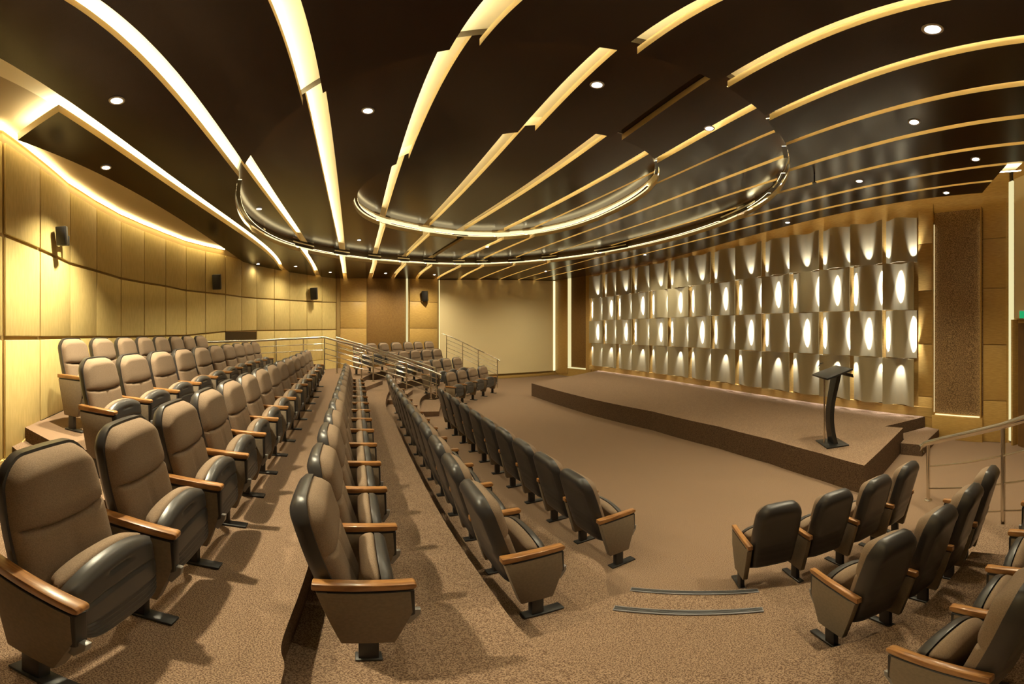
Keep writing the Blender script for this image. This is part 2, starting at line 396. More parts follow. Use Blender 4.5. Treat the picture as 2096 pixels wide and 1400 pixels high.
# two ribbed metal nosings on the aisle steps
for (x0, y0, x1, y1, z, lab) in ((1255, 1247, 1563, 1250, T[2], 'ribbed grey metal stair nosing, upper of the two on the aisle steps'),
                                 (1290, 1208, 1553, 1211, T[1], 'ribbed grey metal stair nosing, lower of the two nearer the front row')):
    A, B = onz(x0, y0, z), onz(x1, y1, z); d = B-A; L = np.hypot(*d); d = d/L
    t = thing('stair_nosing', lab, 'stair nosing', (A[0], A[1], z), math.atan2(d[1], d[0]), 'stair nosings')
    b = MB(); b.prism([(-.012, -.001), (-.012, .008), (.034, .008), (.034, -.001)], 0, L, 'x'); st_ = link('strip', b.mesh('strip', M['nosing'], bevel=.002), t)
    r = MB()
    for k in range(3): r.box((L/2, .001+.010*k, .0095), (L-.01, .004, .003))
    link('rib', r.mesh('rib', M['iron']), st_)

# ------------------------------------------------------------------ walls
def wallz(p): return cz(p[0], p[1]) + 1.1
SA, SB = np.array([3.90, 16.35]), np.array([6.86, 2.77])          # stage wall
SC = SB + (SB-SA)/np.hypot(*(SB-SA))*1.95                         # its end by the side wall
DS = (SB-SA)/np.hypot(*(SB-SA)); NS = np.array([-DS[1], DS[0]]);  # outward normal
if NS[0] < 0: NS = -NS
EA = onr(690, 14.3); EB = onr(897, 16.05); EC = onr(1137, 18.6)
def slabwall(name, A, B, mt, thick=.12, out=None, z0=-.1, z1=None):
    A, B = np.array(A), np.array(B); d = (B-A)/np.hypot(*(B-A)); n = np.array([-d[1], d[0]])
    if np.dot(n, (A+B)/2) < 0: n = -n
    b = MB(); b.prism([tuple(A), tuple(B), tuple(B+n*thick), tuple(A+n*thick)], z0, (lambda p: wallz(p)) if z1 is None else z1)
    return struct(name, b, mt)
def panel_on(A, B, px0, px1, z0, z1, d0, d1, mt, name, parent, bevel=.006):
    """raised board on the wall line A-B between two sight lines, from d0 to d1 in front of the wall"""
    if isinstance(A, str):
        P, Q = SW(px0), SW(px1); e = (Q-P)/np.hypot(*(Q-P))
    else:
        A, B = np.array(A), np.array(B); e = (B-A)/np.hypot(*(B-A)); P, Q = hit(px0, A, B), hit(px1, A, B)
    n = np.array([-e[1], e[0]])
    if np.dot(n, P) > 0: n = -n
    b = MB(); b.prism([tuple(P+n*d0), tuple(Q+n*d0), tuple(Q+n*d1), tuple(P+n*d1)], z0, z1)
    return link(name, b.mesh(name, mt, bevel=bevel), parent)

# the stage wall bows gently: distance along each sight line from its seen height
_sx = np.array([1212,1300,1375,1464,1568,1686,1749,1815,1879.]); _st = [563.8,550,532,515.7,490,470,459,446,437]; _sb = [749.5,759,770,785,797,810,818,825.7,829]
def _r(x, t, b_):
    g = NX*math.sin(th(x)) + NY*math.cos(th(x)); return (C0 - .68)/(te(t) - te(b_) - CS*g)
_k = np.polyfit(np.append(_sx, 2060.), 1/np.append([_r(*q) for q in zip(_sx, _st, _sb)], 6.9), 3)
def SW(px, d=0.): return onr(px, 1/np.polyval(_k, px) - d)
# ------------------------------------------------------------------ stage
stg = [tuple(onz(x, y, .46)) for x, y in ((1088,784.5),(1140,799),(1209,816.5),(1335,842),(1471,873),(1575,899),(1680,928),(1769,953))] + [(5.85, 2.66), (5.80, 3.02)] + [tuple(SW(x, .07)) for x in (1893, 1879, 1780, 1686, 1568, 1464, 1375, 1300, 1240, 1225)]
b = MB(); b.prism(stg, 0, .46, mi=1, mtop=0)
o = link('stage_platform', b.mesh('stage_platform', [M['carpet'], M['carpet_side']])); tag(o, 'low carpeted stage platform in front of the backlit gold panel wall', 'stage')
b = MB(); b.prism([(5.865, 2.645), (5.815, 2.995), tuple(SW(1893, .08) - np.array([0, .04])), tuple(SW(1922, .17)), (5.65, 2.2), (5.60, 2.60)], 0, .23, mi=1, mtop=0)
o = link('stage_step', b.mesh('stage_step', [M['carpet'], M['carpet_side']])); tag(o, 'single carpeted step set against the stage end by the textured niche', 'step')

# stage wall: backing, golden wood frame, mosaic niches
b = MB()
_q = [SW(x) for x in (1203, 1240, 1300, 1375, 1464, 1568, 1686, 1780, 1879, 1960, 2030, 2066)]
for A, B in zip(_q[:-1], _q[1:]):
    e = (B-A)/np.hypot(*(B-A)); n = np.array([e[1], -e[0]]); n = n if n[0] > 0 else -n
    b.prism([tuple(A), tuple(B), tuple(B+n*.15+e*.03), tuple(A+n*.15)], -.1, wallz)
wf = struct('wall_front', b, M['wood'])
SA, SC = SW(1208), SW(2064); WS = 'stage wall'
def zceil(P): return cz(P[0], P[1])
for p0, p1 in ((1881, 1911), (2013, 2060)):
    P = SW((p0+p1)/2); zt = zceil(P) + .2
    zs = [0.0, .9, 2.05, 3.2, 4.25, zt]
    for k in range(len(zs)-1): panel_on(WS, 0, p0, p1, zs[k]+.006, zs[k+1]-.006, .0, .035, M['wood'], 'wood_panel', wf)
P = SW(1960)
panel_on(WS, 0, 1911, 2013, .0, zat(np.hypot(*P), 851), .0, .10, M['wood'], 'wood_panel', wf)
panel_on(WS, 0, 1911.5, 2012.5, zat(np.hypot(*P), 847), zceil(P)-.02, .0, .012, M['mosaic'], 'mosaic_panel', wf)
panel_on(WS, 0, 1911, 1913.2, zat(np.hypot(*P), 851), zceil(P), .0, .10, M['wood'], 'wood_trim', wf)
panel_on(WS, 0, 2008, 2010.5, zat(np.hypot(*P), 851), zceil(P), .0, .10, M['wood'], 'wood_trim', wf)
for a, c in ((1913.4, 1913.8), (2007.2, 2007.7)): panel_on(WS, 0, a, c, zat(np.hypot(*P), 846), zceil(P)-.3, .03, .05, M['ledring'], 'led_strip', wf, 0)
panel_on(WS, 0, 1916, 2006, zat(np.hypot(*P), 850.5), zat(np.hypot(*P), 848.9), .03, .06, M['ledring'], 'led_strip', wf, 0)
# base board under the wave panels
bx = [1203, 1260, 1330, 1420, 1520, 1640, 1760, 1880, 1911]
for p0, p1 in zip(bx[:-1], bx[1:]): panel_on(WS, 0, p0, p1, .462, .665, .0, .05, M['base'], 'base_board', wf, 0)

# short return between screen wall and stage wall
w = slabwall('wall_return', EC, SA - DS*.0, M['wood'], .12)
panel_on(EC, SA, 1139, 1162, .1, 5.2, .0, .04, M['wood'], 'wood_panel', w)
panel_on(EC, SA, 1163.5, 1169.5, zat(17.5, 752), 5.25, .02, .05, M['ledline'], 'led_strip', w, 0)
panel_on(EC, SA, 1170, 1199, zat(17.5, 752), 5.25, .0, .012, M['brown'], 'recess_panel', w)
panel_on(EC, SA, 1200, 1211, .3, 5.25, .0, .05, M['wood'], 'wood_panel', w)
panel_on(EC, SA, 1163.5, 1200, zat(17.5, 755), zat(17.5, 752.6), .0, .06, M['ledline'], 'led_strip', w, 0)

# end wall with the screen
we = slabwall('wall_end', EA - (EB-EA)*.25, EB, M['walljoint'], .12)
def zrow(A, B, px, y): return zat(np.hypot(*hit(px, A, B)), y)
for p0, p1, ys in ((696, 749, (800, 726, 672, 617, 560)), (838, 894, (800, 727, 672, 617, 560))):
    for k in range(4): panel_on(EA, EB, p0, p1, zrow(EA, EB, p0, ys[k])+.008, zrow(EA, EB, p0, ys[k+1])-.008, .0, .05, M['wood'], 'wood_panel', we)
panel_on(EA, EB, 688, 695, .5, 5., .0, .08, M['walljoint'], 'corner_trim', we)
panel_on(EA, EB, 751, 829, .5, 5., .0, .015, M['brown'], 'recess_panel', we)
panel_on(EA, EB, 831, 834, .9, 5., .02, .05, M['ledline'], 'led_strip', we, 0)
ws = slabwall('wall_screen', EB*1.004, EC*1.004, M['walljoint'], .12)
panel_on(EB, EC, 896, 1139, 0, zat(17.5, 767), .0, .10, M['base'], 'base_board', ws)
scr = thing('projection_screen', 'large blank cream screen wall with softly glowing edges', 'screen', (0, 0, 0))
zs_ = zat(17.5, 763); zc_ = lambda p: cz(p[0], p[1]) - .03
for nm, p0, p1, z0, z1, d0, d1, mt in (('screen_cloth', 899.5, 1131.5, zs_, zc_, .0, .02, M['screen']), ('led_strip', 898.4, 899.3, zs_, zc_, .01, .03, M['ledscreen']), ('led_strip', 1131.8, 1135.6, zs_, zc_, .03, .05, M['ledscreen'])):
    panel_on(EB, EC, p0, p1, z0, z1, d0, d1, mt, nm, scr, 0)

# side wall at the curved handrail, with door and exit sign
WA = SC + (SC-SW(2040))/np.hypot(*(SC-SW(2040)))*.1; WB = np.array([4.4, -2.0])
wr = slabwall('wall_right', WA, WB, M['wood'], .12)
r = np.hypot(*hit(2070, WA, WB))
panel_on(WA, WB, 2063, 2077, .0 + .05, zat(r, 374), .02, .06, M['ledline'], 'led_strip', wr, 0)
panel_on(WA, WB, 2079, 2140, zat(r, 652), zat(r, 372), .0, .05, M['screen'], 'cream_panel', wr)
d = slabwall('door_1', hit(2084, WA, WB)*.985, hit(2150, WA, WB)*.985, M['doorwood'], .06, z0=0, z1=zat(r, 662)); 
panel_on(WA, WB, 2080, 2083.5, 0, zat(r, 655), .0, .14, M['wood'], 'door_frame', d)
P = hit(2095.5, WA, WB)*.96
t = thing('exit_sign', 'green lit exit sign over the doorway at the side wall', 'sign', (P[0], P[1], zat(np.hypot(*P), 644)), -th(2095.5))
b = MB(); b.box((0.03, .02, 0), (.24, .04, .155)); link('sign_case', b.mesh('sign_case', M['trim'], bevel=.006), t)
b = MB(); b.box((0.03, -.003, 0), (.22, .008, .135)); link('sign_face', b.mesh('sign_face', M['green'], bevel=.003), t)

# curved wall behind the back row: fabric panels
WX = [5, 78, 140, 195, 245, 293, 337, 379, 419, 460, 493, 524, 560, 592, 627, 658, 688]
WR = [3.55, 4.2, 5.0, 5.7, 6.4, 7.05, 7.7, 8.4, 8.95, 9.5, 10.15, 10.9, 11.6, 12.3, 13.0, 13.65, 14.3]
WY1 = [482, 512, 540, 555, 570, 579, 586, 595, 599, 603, 608, 611, 613, 615, 617, 618.6, 619]
WY2 = [692, 692, 691, 690, 690, 689, 688, 687, 683, 679, 678, 677, 676.5, 676, 675.5, 675, 674.5]
WP = [onr(x, r) for x, r in zip(WX, WR)]
ext = [np.array([-3.42, -.25]), np.array([-3.3, -1.2]), np.array([-3.3, -4.4])]
wallpts = ext[::-1] + WP + [EA + (EA-WP[-1])*.0]
b = MB()
for i in range(len(wallpts)-1):
    A, B = wallpts[i], wallpts[i+1]
    if np.hypot(*(B-A)) < .01: continue
    e = (B-A)/np.hypot(*(B-A)); n = np.array([-e[1], e[0]])
    n = n if n[0] < 0 else -n
    b.prism([tuple(A), tuple(B), tuple(B + n*.12 + e*.05), tuple(A + n*.12)], 0, lambda p: cz(p[0], p[1]) + 1.1)
wl = struct('wall_left', b, M['walljoint'])
def wpanel(A, B, za0, zb0, za1, zb1, gap=.012, th_=.035):
    e = (B-A)/np.hypot(*(B-A)); n = np.array([-e[1], e[0]]); n = -n if n[0] < 0 else n
    A2, B2 = A + e*gap, B - e*gap; b = MB(); v = []
    for q in (0, th_):
        v += [(A2[0]+n[0]*q, A2[1]+n[1]*q, za0), (B2[0]+n[0]*q, B2[1]+n[1]*q, zb0), (B2[0]+n[0]*q, B2[1]+n[1]*q, zb1), (A2[0]+n[0]*q, A2[1]+n[1]*q, za1)]
    b.v = v; b.f = [(0,1,2,3), (4,7,6,5), (0,4,5,1), (1,5,6,2), (2,6,7,3), (3,7,4,0)]; b.m = [0]*6
    return link('fabric_panel', b.mesh('fabric_panel', M['wallfab'], bevel=.012), wl)
xs = [-70] + WX
pts = [np.array([-3.42, -.25])] + WP
z1 = [3.33] + [zat(r, y) for r, y in zip(WR, WY1)]; z2 = [2.25] + [zat(r, y) for r, y in zip(WR, WY2)]
zt = [cz(*p) + .05 for p in pts]; zb = [.81 + .12] + [.93] + [1.05] + [1.22]*15
for i in range(len(pts)-1):
    A, B = pts[i], pts[i+1]; g = .02
    wpanel(A, B, z1[i]+g, z1[i+1]+g, zt[i], zt[i+1])
    wpanel(A, B, z2[i]+g, z2[i+1]+g, z1[i]-g, z1[i+1]-g)
    if i in (10, 11):      # the projection booth window sits at the top of this bay
        dz = .30; wpanel(A, B, zb[i], zb[i+1], z2[i]-g-dz, z2[i+1]-g-dz)
    else: wpanel(A, B, zb[i], zb[i+1], z2[i]-g, z2[i+1]-g)
A, B = pts[10], pts[12]; e = (B-A)/np.hypot(*(B-A)); n = np.array([-e[1], e[0]]); n = -n if n[0] < 0 else n
b = MB(); b.prism([tuple(A+n*.0+e*.02), tuple(B-e*.02), tuple(B-e*.02+n*.02), tuple(A+e*.02+n*.02)], z2[11]-.29, z2[11]-.01)
wn = struct('window_1', b, M['dark'])
b = MB()
for z in (z2[11]-.30, z2[11]-.005): b.prism([tuple(A), tuple(B), tuple(B+n*.045), tuple(A+n*.045)], z-.012, z+.012)
link('window_frame', b.mesh('window_frame', M['brown'], bevel=.003), wn)
bb = MB()
for i in range(len(pts)-1):
    A, B = pts[i], pts[i+1]; e = (B-A)/np.hypot(*(B-A)); n = np.array([-e[1], e[0]]); n = -n if n[0] < 0 else n
    bb.prism([tuple(A), tuple(B), tuple(B+n*.05), tuple(A+n*.05)], .2, lambda p: (.92 if p[0] > -3.75 and p[1] < .8 else 1.20))
struct('baseboard_left', bb, M['wallfab'])
# walls behind the camera close the hall
slabwall('wall_back', (XMIN+6.2, -4.4), (4.6, -4.4), M['wallfab'], .1)
slabwall('wall_side', WB, (4.6, -4.4), M['wood'], .1)

# ------------------------------------------------------------------ wave panel wall: 14 columns x 4 rows, convex and concave in turn
CB = [1212.3,1239.8,1268.2,1300.5,1336.9,1375,1417.7,1464.3,1514.3,1568.6,1625.7,1686.5,1749.5,1815.2,1879.3]
ww = thing('wave_panel_wall', 'backlit wall of wavy gold panels in four rows behind the stage', 'feature wall')
hits = [SW(x) for x in CB]
def zz(P, k):
    lo, hi = .68, cz(*P) - .10; return lo + (hi-lo)*k/4
def nrm(A, B):
    e = (B-A)/np.hypot(*(B-A)); n = np.array([e[1], -e[0]]); return n if n[0] > 0 else -n
AMP, D0 = .085, .05
def depth(u, conv): return D0 + AMP*(1 + math.cos(PI*u))/1. if conv else D0 + AMP*(1 - math.cos(PI*u))
for c in range(14):
    A, B = hits[c], hits[c+1]; NS = nrm(A, B)
    for r in range(4):
        conv = ((13-c) + (3-r)) % 2 == 0
        b = MB(); n = 18; fr, bk = [], []
        for zq in (0, 1):
            rf, rb = [], []
            for i in range(n+1):
                u = -1 + 2*i/n; s = (u+1)/2; s2 = .012 + .976*s; P = A + (B-A)*s2
                z = zz(P, r) + .008 if zq == 0 else zz(P, r+1) - .008
                d = depth(u, conv); q = P - NS*d; q2 = P - NS*(d-.018)
                rf.append((q[0], q[1], z)); rb.append((q2[0], q2[1], z))
            fr.append(rf); bk.append(rb)
        b.grid(fr); b.grid(bk); b.grid([fr[0], bk[0]]); b.grid([fr[1], bk[1]])
        b.grid([[fr[0][0], fr[1][0]], [bk[0][0], bk[1][0]]]); b.grid([[fr[0][-1], fr[1][-1]], [bk[0][-1], bk[1][-1]]])
        link('wave_panel', b.mesh('wave_panel', M['tile'], smooth=True, sharp=50), ww)
# narrow led spots tucked into the row joints, grazing the deep part of the panel above or below
KW = 55.
def led_spot(P, z, NS, up, mid):
    d = bpy.data.lights.new('led_spot', 'SPOT'); d.energy = KW*(4.6 if mid else 1.15); d.spot_size = math.radians(33 if mid else 48); d.spot_blend = 1.; d.shadow_soft_size = .012; d.color = (1., .97, .92)
    o = link('led_spot', d, ww); o.location = (P[0], P[1], z)
    w_ = .075 if mid else .13; h_ = .66 if mid else .5; v = Vector((NS[0]*w_, NS[1]*w_, h_ if up else -h_)); o.rotation_euler = v.to_track_quat('-Z', 'Y').to_euler()
for c in range(14):
    A, B = hits[c], hits[c+1]; NS = nrm(A, B)
    for k in (1, 2, 3):
        for u in (0., -.84, .84):
            above = ((13-c) + (3-k)) % 2 == 0             # row k sits above the joint
            up = depth(u, above) < depth(u, not above)
            P = A + (B-A)*((u+1)/2) - NS*(D0 + (.070 if (k < 3 if up else k > 1) else .125))
            led_spot(P, zz(P, k), NS, up, (k < 3 if up else k > 1))

# ------------------------------------------------------------------ lectern
P = onz(1703, 908, .46); LR = math.atan2(-.9, -.44) + PI/2 + .35
t = thing('lectern', 'slim black lectern with curved column standing on the carpeted stage', 'lectern', (P[0], P[1], .461), 0)
t.rotation_euler = (0, 0, math.radians(62))
b = MB(); b.box((0, 0, .012), (.46, .38, .022)); link('base_plate', b.mesh('base_plate', M['black'], bevel=.006), t)
b = MB(); rings = []
for i in range(21):
    v = i/20; z = .02 + v*1.15; y = .07*math.sin(v*PI*1.15 + .2) - .03; hw = .115 - .03*math.sin(v*PI) ; hd = .035
    rings.append([(-hw, y-hd, z), (hw, y-hd, z), (hw, y+hd, z), (-hw, y+hd, z)])
o0 = b.grid(rings, closed=True); b.f += [(o0, o0+1, o0+2, o0+3), (o0+80, o0+83, o0+82, o0+81)]; b.m += [0, 0]
link('column', b.mesh('column', M['black'], smooth=True, sharp=35), t)
b = MB(); b.tube([(.0, .135, .02), (.0, .135, 1.13)], .014); link('support_rod', b.mesh('support_rod', M['steel'], smooth=True), t)
b = MB(); mt = Matrix.Rotation(math.radians(-17), 3, 'X'); b.box((0, .0, 1.20), (.60, .46, .03), mt=mt); b.box((0, -.215, 1.165), (.60, .02, .055), mt=mt)
link('reading_desk', b.mesh('reading_desk', M['black'], bevel=.006), t)
b = MB(); b.tube([(.16, .14, 1.22), (.17, .17, 1.28), (.17, .13, 1.33), (.16, .08, 1.345)], .006, 8); link('microphone', b.mesh('microphone', M['black'], smooth=True), t)

# ------------------------------------------------------------------ handrails
def rail(name, label, tops, posts, bars, r=.032, rp=.022, group=None):
    c = tops[0]; t = thing(name, label, 'handrail', (float(c[0]), float(c[1]), float(c[2])), 0, group); o = Vector(c)
    T_ = [Vector(p) - o for p in tops]
    b = MB(); b.tube(T_, r, 12); link('top_rail', b.mesh('top_rail', M['steel'], smooth=True), t)
    for (x, y, z0, z1) in posts:
        b = MB(); b.tube([Vector((x, y, z0+.01)) - o, Vector((x, y, z1)) - o], rp, 10); b.lathe([(0, 0), (.05, 0), (.05, .012), (rp, .02)], 14, Vector((x, y, z0)) - o)
        link('post', b.mesh('post', M['steel'], smooth=True, sharp=50), t)
    for B_ in bars:
        b = MB(); b.tube([Vector(p) - o for p in B_], .0115, 8); link('bar', b.mesh('bar', M['steel'], smooth=True), t)
    return t
# curved one beside the short block
p1 = onz(1900, 1024, 0.); r1 = np.hypot(*p1); p2 = onr(2053, 3.28); p3 = onr(2096, 3.0); p4 = onr(2190, 2.75)
tops = [(*onr(1886.5, r1-.01), zat(r1, 925)), (*onr(1887, r1), zat(r1, 913)), (*onr(1896, r1-.02), zat(r1, 906.5)), (*onr(1930, 4.02), zat(4.02, 899)), (*onr(1985, 3.66), zat(3.66, 887)), (*onr(2053, 3.28), zat(3.28, 871)), (*p3, zat(3.0, 857)), (*p4, zat(2.75, 835))]
rail('handrail', 'curved brushed steel handrail beside the seats near the textured niche', tops, [(*p1, 0, zat(r1, 908)), (*p2, T[1]-.27, zat(3.28, 872)), (*p4, .2, zat(2.75, 836))],
     [[(*p1, zat(r1, 955)), (*onr(1985, 3.66), zat(3.66, 946)), (*p2, zat(3.28, 933)), (*p3, zat(3., 922)), (*p4, zat(2.75, 905))],
      [(*p1, zat(r1, 1000)), (*onr(1985, 3.66), zat(3.66, 998)), (*p2, zat(3.28, 990)), (*p3, zat(3., 984)), (*p4, zat(2.75, 970))],
      [(*p1, zat(r1, 1050)), (*onr(1985, 3.66), zat(3.66, 1049)), (*p2, zat(3.28, 1046)), (*p3, zat(3., 1044)), (*p4, zat(2.75, 1040))]], .036, .024)
# the pair down the far stair, with a level run along the back
def P3(px, r, py): q = onr(px, r); return (float(q[0]), float(q[1]), float(zat(r, py)))
lev = [P3(418, 8.3, 700), P3(520, 9.4, 697.5), P3(600, 9.7, 693.5), P3(664, 10.1, 690.5)]
slope = [P3(664, 10.1, 690.5), P3(740, 10.15, 711), P3(820, 10.2, 737), P3(893, 10.2, 763.5), P3(902, 10.18, 768), P3(901, 10.17, 775)]
def bars(off): return [[P3(px, r, y+off) for px, r, y in ((664, 10.1, 690.5), (740, 10.15, 711), (820, 10.2, 737), (897, 10.2, 765))]]
posts = []
for px, r, y, z0 in ((664, 10.1, 690.5, 1.20), (764, 10.16, 718.5, .83), (832, 10.2, 741, .56), (882, 10.2, 759.5, .29)):
    q = onr(px, r); posts.append((float(q[0]), float(q[1]), z0, zat(r, y)))
allbars = []
for off in (11, 22, 33, 44): allbars += bars(off)
rail('handrail', 'stainless stair rail running level then down past the third row end', lev + slope[1:], posts + [(*onr(565, 9.85), 1.20, zat(9.85, 695)), (*onr(621, 10.4), 1.20, zat(10.4, 692.5))],
     allbars + [[P3(440, 8.6, 699+o_), P3(520, 9.4, 697.5+o_), P3(600, 9.7, 693.5+o_), P3(664, 10.1, 690.5+o_)] for o_ in (13, 26)])
sl2 = [P3(688, 10.8, 690.5), P3(760, 10.85, 712), P3(830, 10.9, 734), P3(880, 10.9, 750), P3(890, 10.85, 754), P3(889, 10.85, 760)]
posts = []
for px, r, y, z0 in ((690, 10.8, 691, 1.0), (740, 10.83, 706, .83), (810, 10.9, 728, .56), (893, 10.9, 755, .20)):
    q = onr(px, r); posts.append((float(q[0]), float(q[1]), z0, zat(r, y)))
rail('handrail', 'second stainless stair rail, parallel behind the first one', sl2, posts, [[P3(px, r, y+o_) for px, r, y in ((690, 10.8, 691), (760, 10.85, 712), (830, 10.9, 734), (890, 10.9, 754))] for o_ in (10, 20, 30, 40)])
# by the screen
tp = [P3(905, 14.9, 683), P3(922, 14.75, 689), P3(950, 14.55, 702), P3(985, 14.3, 719), P3(1018, 14.05, 735), P3(1023, 14.0, 739)]
posts = []
for px, r, y, z0 in ((914, 14.8, 687, .85), (947, 14.55, 701, .58), (979, 14.3, 717, .29), (1018, 14.05, 735.5, .0)):
    q = onr(px, r); posts.append((float(q[0]), float(q[1]), z0, zat(r, y)))
rail('handrail', 'thin steel rail sloping down in front of the blank screen wall', tp, posts, [[P3(914, 14.8, 687+o_), P3(950, 14.55, 702+o_), P3(985, 14.3, 719+o_), P3(1018, 14.05, 735+o_)] for o_ in (8, 16, 24, 32)], .022, .02)

# ------------------------------------------------------------------ wall speakers
def speaker(px, py, r, s, label, yaw):
    q = onr(px, r); t = thing('wall_speaker', label, 'speaker', (float(q[0]), float(q[1]), float(zat(r, py))), yaw, 'wall speakers')
    mt = Matrix.Rotation(math.radians(14), 3, 'X')
    b = MB(); b.box((0, 0, 0), (.20*s, .16*s, .36*s), mt=mt); cab = link('cabinet', b.mesh('cabinet', M['black'], bevel=.012), t)
    b = MB(); b.box((0, -.086*s, -.02*s), (.17*s, .012, .31*s), mt=mt); link('grille', b.mesh('grille', M['iron'], bevel=.004), cab)
    b = MB(); b.tube([(0, .06*s, .0), (0, .16*s, -.02), (0, .26*s, -.02)], .022); b.box((0, .27*s, -.02), (.11, .02, .14)); link('mount_arm', b.mesh('mount_arm', M['black'], bevel=.003), t)
speaker(127, 483, 4.45, .72, 'black wall speaker with side bracket on curved fabric wall near the aisle end', math.radians(62))
speaker(444, 577, 9.0, 1.1, 'black wall speaker on curved fabric wall above the back row end', math.radians(40))
speaker(643, 601, 13.0, 1.25, 'black wall speaker on fabric wall above the level steel rail', math.radians(20))
speaker(870, 606, 15.5, 1.3, 'black wall speaker on wood panel beside the blank screen', math.radians(0))

# ------------------------------------------------------------------ ceiling: suspended veneer panels with lit slots on three levels
SL = {
1:([(121.7,229),(269.6,330),(400,416),(495,481),(572,549.5)],[(0,118),(112,190.8),(311,329),(400,397),(495,464),(577.7,544.8)]),
2:([(143,0),(200.4,47.7),(262.4,105),(334,181),(405.5,260),(466.4,326.8),(614.7,515),(643.3,560)],[(218,0),(286,71.6),(358,151.5),(429,236),(479.5,305),(497.3,325.3),(627.8,515),(652.9,560)]),
3:([(549,0),(583.5,93),(619.3,212.3),(694.6,528),(701.8,566)],[(616.2,0),(640.7,95.4),(662.2,196.8),(706.5,528),(710,566)]),
4:([(980.7,0),(919.8,115.7),(762.6,536),(754,567.5)],[(1055,0),(981,110),(772,536),(762.6,567.5)]),
5:([(1425,0),(1400,15.5),(1317.5,68),(1268.6,102.6),(822.7,541),(800,570)],[(1480,0),(1400,46.5),(1350.9,74),(1312.7,105),(833.4,541),(807,571)]),
6:([(1836.6,0),(1694.7,55.6),(1600,97),(1526.8,134.6),(1481.5,155),(880,541),(851,571)],[(1872,13),(1789,42),(1694.7,79.3),(1600,121.9),(1507.7,164.4),(892,541),(855,572)]),
7:([(2096,63.4),(1978.6,93.5),(1884,118),(1789.3,148),(1694.7,178.7),(1604.7,217.7),(1582.9,223),(943,542.4),(882.3,577)],[(2096,81.6),(1978.6,107.7),(1884,133.7),(1789.3,163.3),(1694.7,194.5),(1600,229.5),(950.3,543.6),(888.3,577)]),
8:([(2096,161.6),(1978.6,184.6),(1789.3,233),(1614,287.5),(990,543),(936,572)],[(2096,173.9),(1978.6,192.9),(1884,214),(1789.3,240),(1694.7,267.4),(1614,293.4),(996,543.5),(941,573)]),
9:([(2096,233.8),(1978.6,250.8),(1659,329.6),(1609,349),(1056,541),(975,573)],[(2096,242.6),(1978.6,258),(1884,276.9),(1789.3,298),(1683,329.6),(1611,354),(1060,541.5),(979,573.4)]),
10:([(2096,289),(1978.6,303),(1836.6,330),(1704,364),(1600,389),(1110,541),(1018,573)],[(2096,295),(1978.6,309),(1836.6,335.5),(1704,368.5),(1600,393),(1113,541.5),(1021,573.4)]),
11:([(2096,328),(1978.6,345),(1836.6,366.5),(1600,422),(1170,541),(1053,574)],[(2096,332.5),(1978.6,349.5),(1836.6,370.5),(1600,425.5),(1172,541.5),(1056,574.4)]),
12:([(2021,367.5),(1836.6,398.5),(1600,444.5),(1200,548),(1085,574.5)],[(2021,371),(1836.6,402),(1600,447.5),(1202,548.5),(1088,575)]),
}
class Curve:
    def __init__(s, pts, lift=0.):
        P = sorted([tuple(ab(onc(*p))) for p in pts]); s.a0, s.a1 = P[0][0], P[-1][0]
        A = np.array([p[0] for p in P]); Nn = np.array([p[1] for p in P])
        s.c = np.polyfit(A, Nn, 3 if len(P) > 4 else 2); s.d = np.polyder(s.c)
    def __call__(s, a):
        if a < s.a0: return np.polyval(s.c, s.a0) + np.polyval(s.d, s.a0)*(a - s.a0)
        if a > s.a1: return np.polyval(s.c, s.a1) + .0*(a - s.a1)
        return np.polyval(s.c, a)
CV = {k: (Curve(l), Curve(r)) for k, (l, r) in SL.items()}
WEDGE = Curve([(15, 280), (280, 396), (475, 520), (520, 552)])
TRIMC = Curve([(2016, 391), (1836.6, 420.7), (1600, 463), (1213, 563), (1130, 575)])
class Loop:
    """closed smooth outline in (along, across) from survey points: radius as a Fourier series"""
    def __init__(s, pts, dz, order=3):
        P = np.array([ab(onc(x, y, dz)) for x, y in pts])
        s.c = (P.max(0) + P.min(0))/2; s.k = (P.max(0) - P.min(0))/2
        q = (P - s.c)/s.k; t = np.arctan2(q[:, 1], q[:, 0]); r = np.hypot(q[:, 0], q[:, 1])
        C = [np.ones_like(t)]
        for i in range(1, order+1): C += [np.cos(i*t), np.sin(i*t)]
        C = np.stack(C, 1); s.w = np.linalg.solve(C.T @ C + 1e-3*np.eye(C.shape[1]), C.T @ r); s.o = order
    def rad(s, t):
        v = s.w[0]
        for i in range(1, s.o+1): v = v + s.w[2*i-1]*np.cos(i*t) + s.w[2*i]*np.sin(i*t)
        return v
    def f(s, a, n):
        q0, q1 = (a - s.c[0])/s.k[0], (n - s.c[1])/s.k[1]; return np.hypot(q0, q1)/s.rad(np.arctan2(q1, q0)) - 1
    def ring(s, m=160, g=1.):
        out = []
        for i in range(m):
            t = 2*PI*i/m; r = s.rad(t)*g; out.append(xy(s.c[0] + s.k[0]*r*math.cos(t), s.c[1] + s.k[1]*r*math.sin(t)))
        return out
L1 = Loop([(497,325),(530,281),(575,245),(619,214),(662,197),(700,180),(780,150),(870,127),(920,116),(981,110),(1060,103),(1160,98),(1260,103),(1312,106),(1395,129),(1508,166),(1560,204),(1589,232),(1614,290),(1611,350),
           (1590,388),(1540,425),(1480,462),(1400,489),(1300,512),(1200,527),(1100,540),(1000,545),(900,546),(800,541),(700,531),(630,517),(570,498),(520,474),(490,440),(471,400),(478,350)], 0.)
